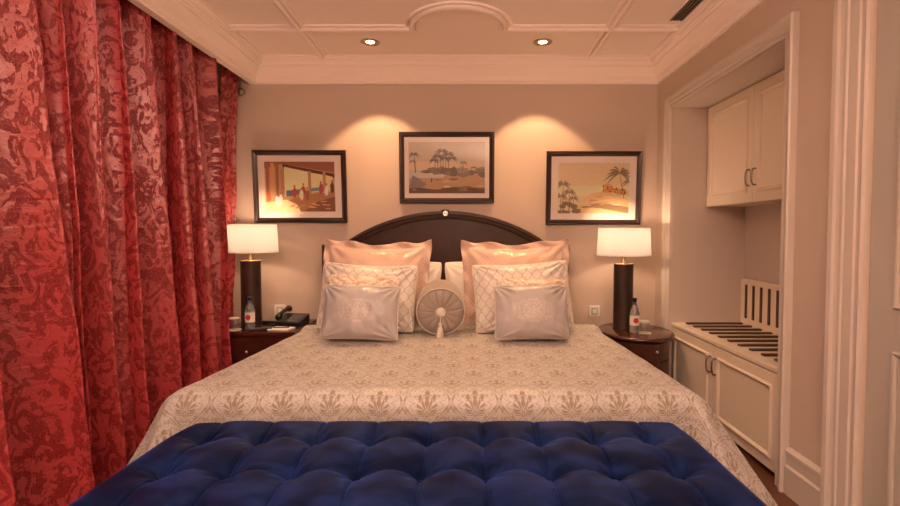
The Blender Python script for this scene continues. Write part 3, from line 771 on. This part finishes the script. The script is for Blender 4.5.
# centre: grove of palms by water
a = Art(.60, .40); a.rect(0, 0, 1, 1, (.50, .42, .33)); a.rect(0, .45, 1, .62, (.60, .47, .34))
a.poly([(0, 0), (1, 0), (1, .38), (.7, .42), (.45, .34), (.2, .38), (0, .30)], (.44, .29, .18)); a.poly([(0, .30), (.45, .30), (.5, .38), (.3, .42), (0, .42)], (.50, .47, .43))
random.seed(5)
for i in range(26): a.blob(random.uniform(.2, 1.0), random.uniform(.36, .48), random.uniform(.04, .09), random.uniform(.03, .07), random.choice([(.16, .13, .10), (.22, .18, .14), (.30, .25, .19)]), 11, .3)
for i in range(6): u = .34 + i * .035; a.poly([(u, .44), (u + .008, .44), (u + .012, .74), (u + .004, .74)], (.20, .13, .09))
for u, v, s_ in ((.38, .72, .13), (.44, .82, .15), (.52, .76, .15), (.57, .68, .12), (.33, .64, .11), (.47, .68, .12)): a.palm(u, v, s_, (.13, .10, .08), k=11)
a.palm(.07, .76, .12, (.13, .11, .10), (.2, .14, .1), (.09, .4)); a.palm(.05, .62, .09, (.2, .17, .15))
a.palm(.72, .60, .09, (.2, .16, .12), (.25, .18, .12), (.70, .42)); a.palm(.85, .50, .08, (.2, .16, .12))
a.poly([(0, 0), (1, 0), (1, .10), (.6, .12), (.3, .08), (0, .14)], (.14, .085, .05))
for i in range(20): a.blob(random.uniform(.0, 1.0), random.uniform(.06, .30), random.uniform(.03, .08), random.uniform(.01, .03), random.choice([(.22, .14, .09), (.55, .38, .24), (.3, .2, .13)]), 9, .35)
a.poly([(0, .1), (.05, .35), (.15, .28), (.22, .12)], (.24, .20, .17)); a.blob(.30, .26, .01, .05, (.12, .08, .06), 8, .1); a.blob(.50, .13, .05, .02, (.7, .6, .5), 8, .3)
picture(-.541, .207, 1.458, 2.012, a, 'dark framed print of a palm grove by water, hanging highest above the headboard')
# right: spotted cat on a rock below palms
a = Art(.56, .395); a.rect(0, 0, 1, 1, (.72, .54, .36)); a.rect(0, .35, 1, .55, (.80, .62, .42))
random.seed(9)
a.poly([(.25, 0), (1, 0), (1, .45), (.75, .42), (.55, .45), (.42, .36), (.3, .22)], (.66, .48, .27)); a.poly([(.3, .12), (.6, .1), (1, .0), (1, .12), (.6, .22)], (.30, .19, .10)); a.poly([(.42, .40), (.70, .44), (1, .28), (1, .34), (.72, .50), (.5, .46)], (.80, .64, .40))
for i in range(16): u = random.uniform(.35, .95); a.blob(u, random.uniform(.10, .36), .06, .012, random.choice([(.45, .3, .16), (.85, .68, .44)]), 8, .4)
a.palm(.86, .80, .30, (.26, .19, .11), (.36, .25, .14), (.93, .3), 11); a.palm(.99, .62, .16, (.3, .22, .13))
for u, v, s_ in ((.07, .58, .18), (.16, .42, .16), (.04, .34, .16), (.22, .30, .12)): a.palm(u, v, s_, (.27, .21, .14), (.3, .22, .14), (u, 0), 11)
for i in range(14): a.blob(random.uniform(0, .28), random.uniform(.0, .2), .05, .04, (.23, .17, .11), 9, .3)
a.blob(.69, .50, .095, .085, (.62, .33, .13), 14, .1); a.blob(.80, .46, .10, .05, (.62, .33, .13), 14, .1); a.blob(.90, .42, .07, .05, (.55, .28, .11), 12, .1); a.blob(.62, .50, .035, .055, (.85, .66, .45), 12, .1)
for i in range(34): u = random.uniform(.62, .95); a.blob(u, .50 - (u - .62) * .22 + random.uniform(-.05, .05), .010, .012, (.16, .08, .05), 6, .2)
picture(.616, 1.366, 1.286, 1.862, a, 'dark framed print of a spotted cat resting under palms, above the right lamp')

# ------------------------------------------------------------------ niche furniture
FX = XR + .014                                              # front of lower cabinet
CZ = .555
cab = thing('base_cabinet', 'low cream two-door cabinet with slatted luggage top inside the niche', 'cabinet', (0, 0, 0))
y0, y1 = NY0 + .006, NY1 - .006
obj('cabinet_body', B(FX + .02, NX - .006, y0, y1, .02, CZ - .025), 'cabinet_paint', cab)
obj('cabinet_top', B(FX - .004, NX - .006, y0, y1, CZ - .025, CZ), 'cabinet_paint', cab, bevel=.004)
ym = 3.105
def cab_door(name, ya, yb, z0, z1, x, hy, hz, par, mat='cabinet_paint'):
    d = obj(name, B(x, x + .02, ya, yb, z0, z1), mat, par, bevel=.002)
    panel('door_moulding', x, ya + .06, yb - .06, z0 + .06, z1 - .06, mat, d, [(0, 0), (0, .008), (.008, .014), (.016, .010), (.022, .003), (.022, 0)])
    obj('handle', tube([(x + .002, hy, hz - .05), (x - .018, hy, hz - .048), (x - .026, hy, hz - .03), (x - .028, hy, hz), (x - .026, hy, hz + .03), (x - .018, hy, hz + .048), (x + .002, hy, hz + .05)], .0055, 8), 'pewter', d, True)
cab_door('door', ym + .002, y1 - .004, .03, CZ - .03, FX, ym + .035, .40, cab)
cab_door('door', y0 + .004, ym - .002, .03, CZ - .03, FX, ym - .035, .40, cab)
for k in range(11):
    y = 3.67 - k * .119
    if y < y0 + .03: break
    obj('slat', B(FX + .075, NX - .05, y - .016, y + .016, CZ, CZ + .012), 'slat_wood', cab, bevel=.003)
bk = obj('back_board', B(NX - .024, NX - .006, y0, y1, CZ + .0005, CZ + .33), 'cabinet_paint', cab, bevel=.002)
for k in range(14):
    y = 3.665 - k * .094
    if y < y0 + .02: break
    obj('upright_slat', B(NX - .032, NX - .024, y - .012, y + .012, CZ + .045, CZ + .29), 'slat_wood', cab, bevel=.003)
UX = 1.757; UZ0, UZ1 = 1.415, NZ - .006
up = thing('wall_cabinet', 'cream two-door wall cabinet fixed high inside the niche', 'cabinet', (0, 0, 0))
obj('cabinet_body', B(UX + .02, NX - .006, y0, y1, UZ0, UZ1), 'cabinet_paint', up)
cab_door('door', 3.142, y1 - .004, UZ0 - .004, UZ1 - .004, UX, 3.142 + .032, 1.565, up)
cab_door('door', y0 + .004, 3.138, UZ0 - .004, UZ1 - .004, UX, 3.138 - .032, 1.565, up)

# ------------------------------------------------------------------ curtains
def curtain(name, label, ya, yb, x_top, x_bot, folds, amp_t, amp_b, seed, lean=0.0, ztop=2.55, zb=.015, bulge=0, endlean=0):
    rnd = random.Random(seed); n = int(folds * 34); m_ = 90
    ws = [rnd.uniform(.6, 1.5) for _ in range(int(folds) + 1)]; tot = sum(ws[:int(folds)]); am = [rnd.uniform(.6, 1.15) for _ in ws]; sh = [rnd.uniform(-.25, .25) for _ in ws]
    nf = int(folds); bm = bmesh.new(); uvl = bm.loops.layers.uv.new('UVMap'); rows = []
    for j in range(m_ + 1):
        f = j / m_; z = zb + (ztop - zb) * f; g = 1 - f; row = []; L = 0; prev = None
        for i in range(n + 1):
            s = i / n; ph = s * nf; k = min(nf - 1, int(ph)); fr = ph - k
            base = sum(ws[:k]) / tot; yy = base + ws[k] / tot * fr
            y = ya + (yb - ya) * yy
            a = (am[k] * (1 - fr) + am[min(k + 1, nf - 1)] * fr)
            amp = (amp_t + (amp_b - amp_t) * g ** .7) * a
            c = -cos(2 * pi * fr)
            # rounder fronts, narrow deep backs
            c = (1 - (1 - (c + 1) / 2) ** 1.7) * 2 - 1
            x = x_top + (x_bot - x_top) * g ** .8 + amp * c + amp * .22 * sin(4 * pi * fr + sh[k] * 12 + z * .8) * (.4 + g)
            y += .50 * amp * sin(2 * pi * fr) * (1 + sh[k]) + lean * g * (yy - .3) + sh[k] * .10 * g * sin(pi * fr)
            y += endlean * g ** 1.3 * max(0, yy - .75) * 4
            x += .010 * noise.noise((y * 4, z * 2.2, seed)) * (1 + g) + .005 * noise.noise((y * 11, z * 9, seed + 3)) + bulge * sin(pi * min(1, g * 1.2)) * .03
            # little horizontal silk crumples
            x += .0045 * noise.noise((y * 6, z * 30, seed + 8)) * max(0, sin(2 * pi * (z * .6 + k * .37)))
            p = Vector((x, y, z))
            if prev: L += (Vector((p.x, p.y, 0)) - Vector((prev.x, prev.y, 0))).length if j == 0 else rows[0][i][1][0] - rows[0][i - 1][1][0]
            prev = p; row.append((bm.verts.new(p), [L, z]))
        rows.append(row)
    for r0, r1 in zip(rows, rows[1:]):
        for i in range(n):
            q = (r0[i], r0[i + 1], r1[i + 1], r1[i]); fc = bm.faces.new([b[0] for b in q])
            for l, b in zip(fc.loops, q): l[uvl].uv = b[1]
    o = obj(name, bm, 'crimson_damask', None, True, recalc=False)
    md = o.modifiers.new('t', 'SOLIDIFY'); md.thickness = .004; md.offset = 0
    return setp(o, label, 'curtain', 'crimson damask curtains')
curtain('curtain', 'crimson damask curtain panel nearest the viewer, at the left edge of the photo', .55, 2.12, -1.78, -1.675, 5.0, .070, .112, 4, lean=0, endlean=.10)
curtain('curtain', 'wide crimson damask curtain panel hanging beside the bed', 2.04, 3.62, -1.795, -1.725, 7.0, .070, .118, 9, endlean=-.13)
curtain('curtain', 'narrow crimson damask curtain panel behind the left lamp in the corner', 3.80, 4.02, -1.80, -1.89, 3, .028, .03, 13, zb=.04)
t = thing('curtain_rod', 'curtain rod end with turned finial below the cornice in the left corner', 'curtain rod', (-1.90, 0, 2.33))
obj('rod', tube([(-.06, .4, 0), (-.06, 3.98, 0)], .014, 12), 'pewter', t, True)
fn = lathe([(.010, 0), (.022, .01), (.026, .025), (.018, .04), (.026, .05), (.03, .065), (.02, .09), (.004, .10)], 16)
bmesh.ops.rotate(fn, verts=fn.verts, matrix=Matrix.Rotation(pi / 2, 3, 'Y')); bmesh.ops.translate(fn, verts=fn.verts, vec=(.055, 4.015, 0)); 
obj('finial', fn, 'pewter', t, True)
obj('bracket', B(-.075, .062, 3.995, YB, -.018, .018), 'pewter', t, bevel=.004)

# ------------------------------------------------------------------ light
WARM = (1, .56, .27)
spot(-.70, 3.675, 52, WARM, 86, .2)
spot(.535, 3.675, 52, WARM, 86, .2)
# unseen downlights of the same model, added over the room for neutral fill
k = 0
for (x, y, nm) in ((-1.35, 2.3, 'a'), (-.70, 1.9, 'b'), (.6, 1.9, 'c'), (-.70, .3, 'd'), (.6, .3, 'e'), (-1.35, .9, 'f')):
    downlight(x, y, {'a': 'added fill downlight, unseen, over the wide curtain panel', 'b': 'added fill downlight, unseen, over the left end of the bench', 'c': 'added fill downlight, unseen, over the right end of the bench',
        'd': 'added fill downlight, unseen, behind the viewer on the left', 'e': 'added fill downlight, unseen, behind the viewer on the right', 'f': 'added fill downlight, unseen, over the near curtain panel'}[nm])
    spot(x, y, 13 if y > 1 else 12, (1, .80, .68) , 150, 1.0, rad=.12)
# two unseen floor uplighters added behind the viewer to brighten ceiling and room
def uplighter(x, y, label, e):
    t = thing('added_uplighter', label, 'added floor lamp', (x, y, 0), 0, 'added floor uplighters')
    obj('base', lathe([(.14, 0), (.14, .012), (.03, .025)], 32), 'brass', t, True)
    obj('pole', lathe([(.012, .02), (.012, 1.70)], 12), 'brass', t, True)
    obj('bowl', lathe([(.02, 1.69), (.08, 1.71), (.14, 1.76), (.16, 1.80), (.152, 1.80), (.13, 1.765), (.07, 1.72), (.01, 1.70)], 32), 'white_plastic', t, True)
    obj('bulb', lathe([(.012, 1.71), (.03, 1.73), (.03, 1.75), (.01, 1.765)], 16), 'bulb_glow', t, True)
    l = bpy.data.lights.new('fill_uplight_beam', 'SPOT'); l.energy = e * 1.06; l.color = (1, .735, .57); l.spot_size = R(172); l.spot_blend = .3; l.shadow_soft_size = .05
    o = bpy.data.objects.new('fill_uplight_beam', l); COL.objects.link(o); o.location = (x, y, 1.80); o.rotation_euler = (pi, 0, 0)
uplighter(-.55, -.7, 'brass floor uplighter added for fill light, unseen behind the viewer, nearer the curtain', 165)
uplighter(.30, -1.15, 'brass floor uplighter added for fill light, unseen behind the viewer in the middle of the room', 165)
w = bpy.data.worlds.new('World'); S.world = w; w.use_nodes = True
w.node_tree.nodes['Background'].inputs[0].default_value = (1, .8, .65, 1); w.node_tree.nodes['Background'].inputs[1].default_value = .2

# ------------------------------------------------------------------ camera
cam = bpy.data.cameras.new('camera'); co = bpy.data.objects.new('camera', cam); COL.objects.link(co)
co.location = (0, 0, 1.22); co.rotation_euler = (R(90 - 2.263), 0, 0)
cam.sensor_width = 36; cam.lens = 36 * 506 / 900; cam.shift_x = -.02; cam.clip_start = .05
S.camera = co
S.view_settings.view_transform = 'Standard'; S.view_settings.look = 'None'; S.view_settings.exposure = .52; S.view_settings.gamma = 1
S.view_settings.use_curve_mapping = False
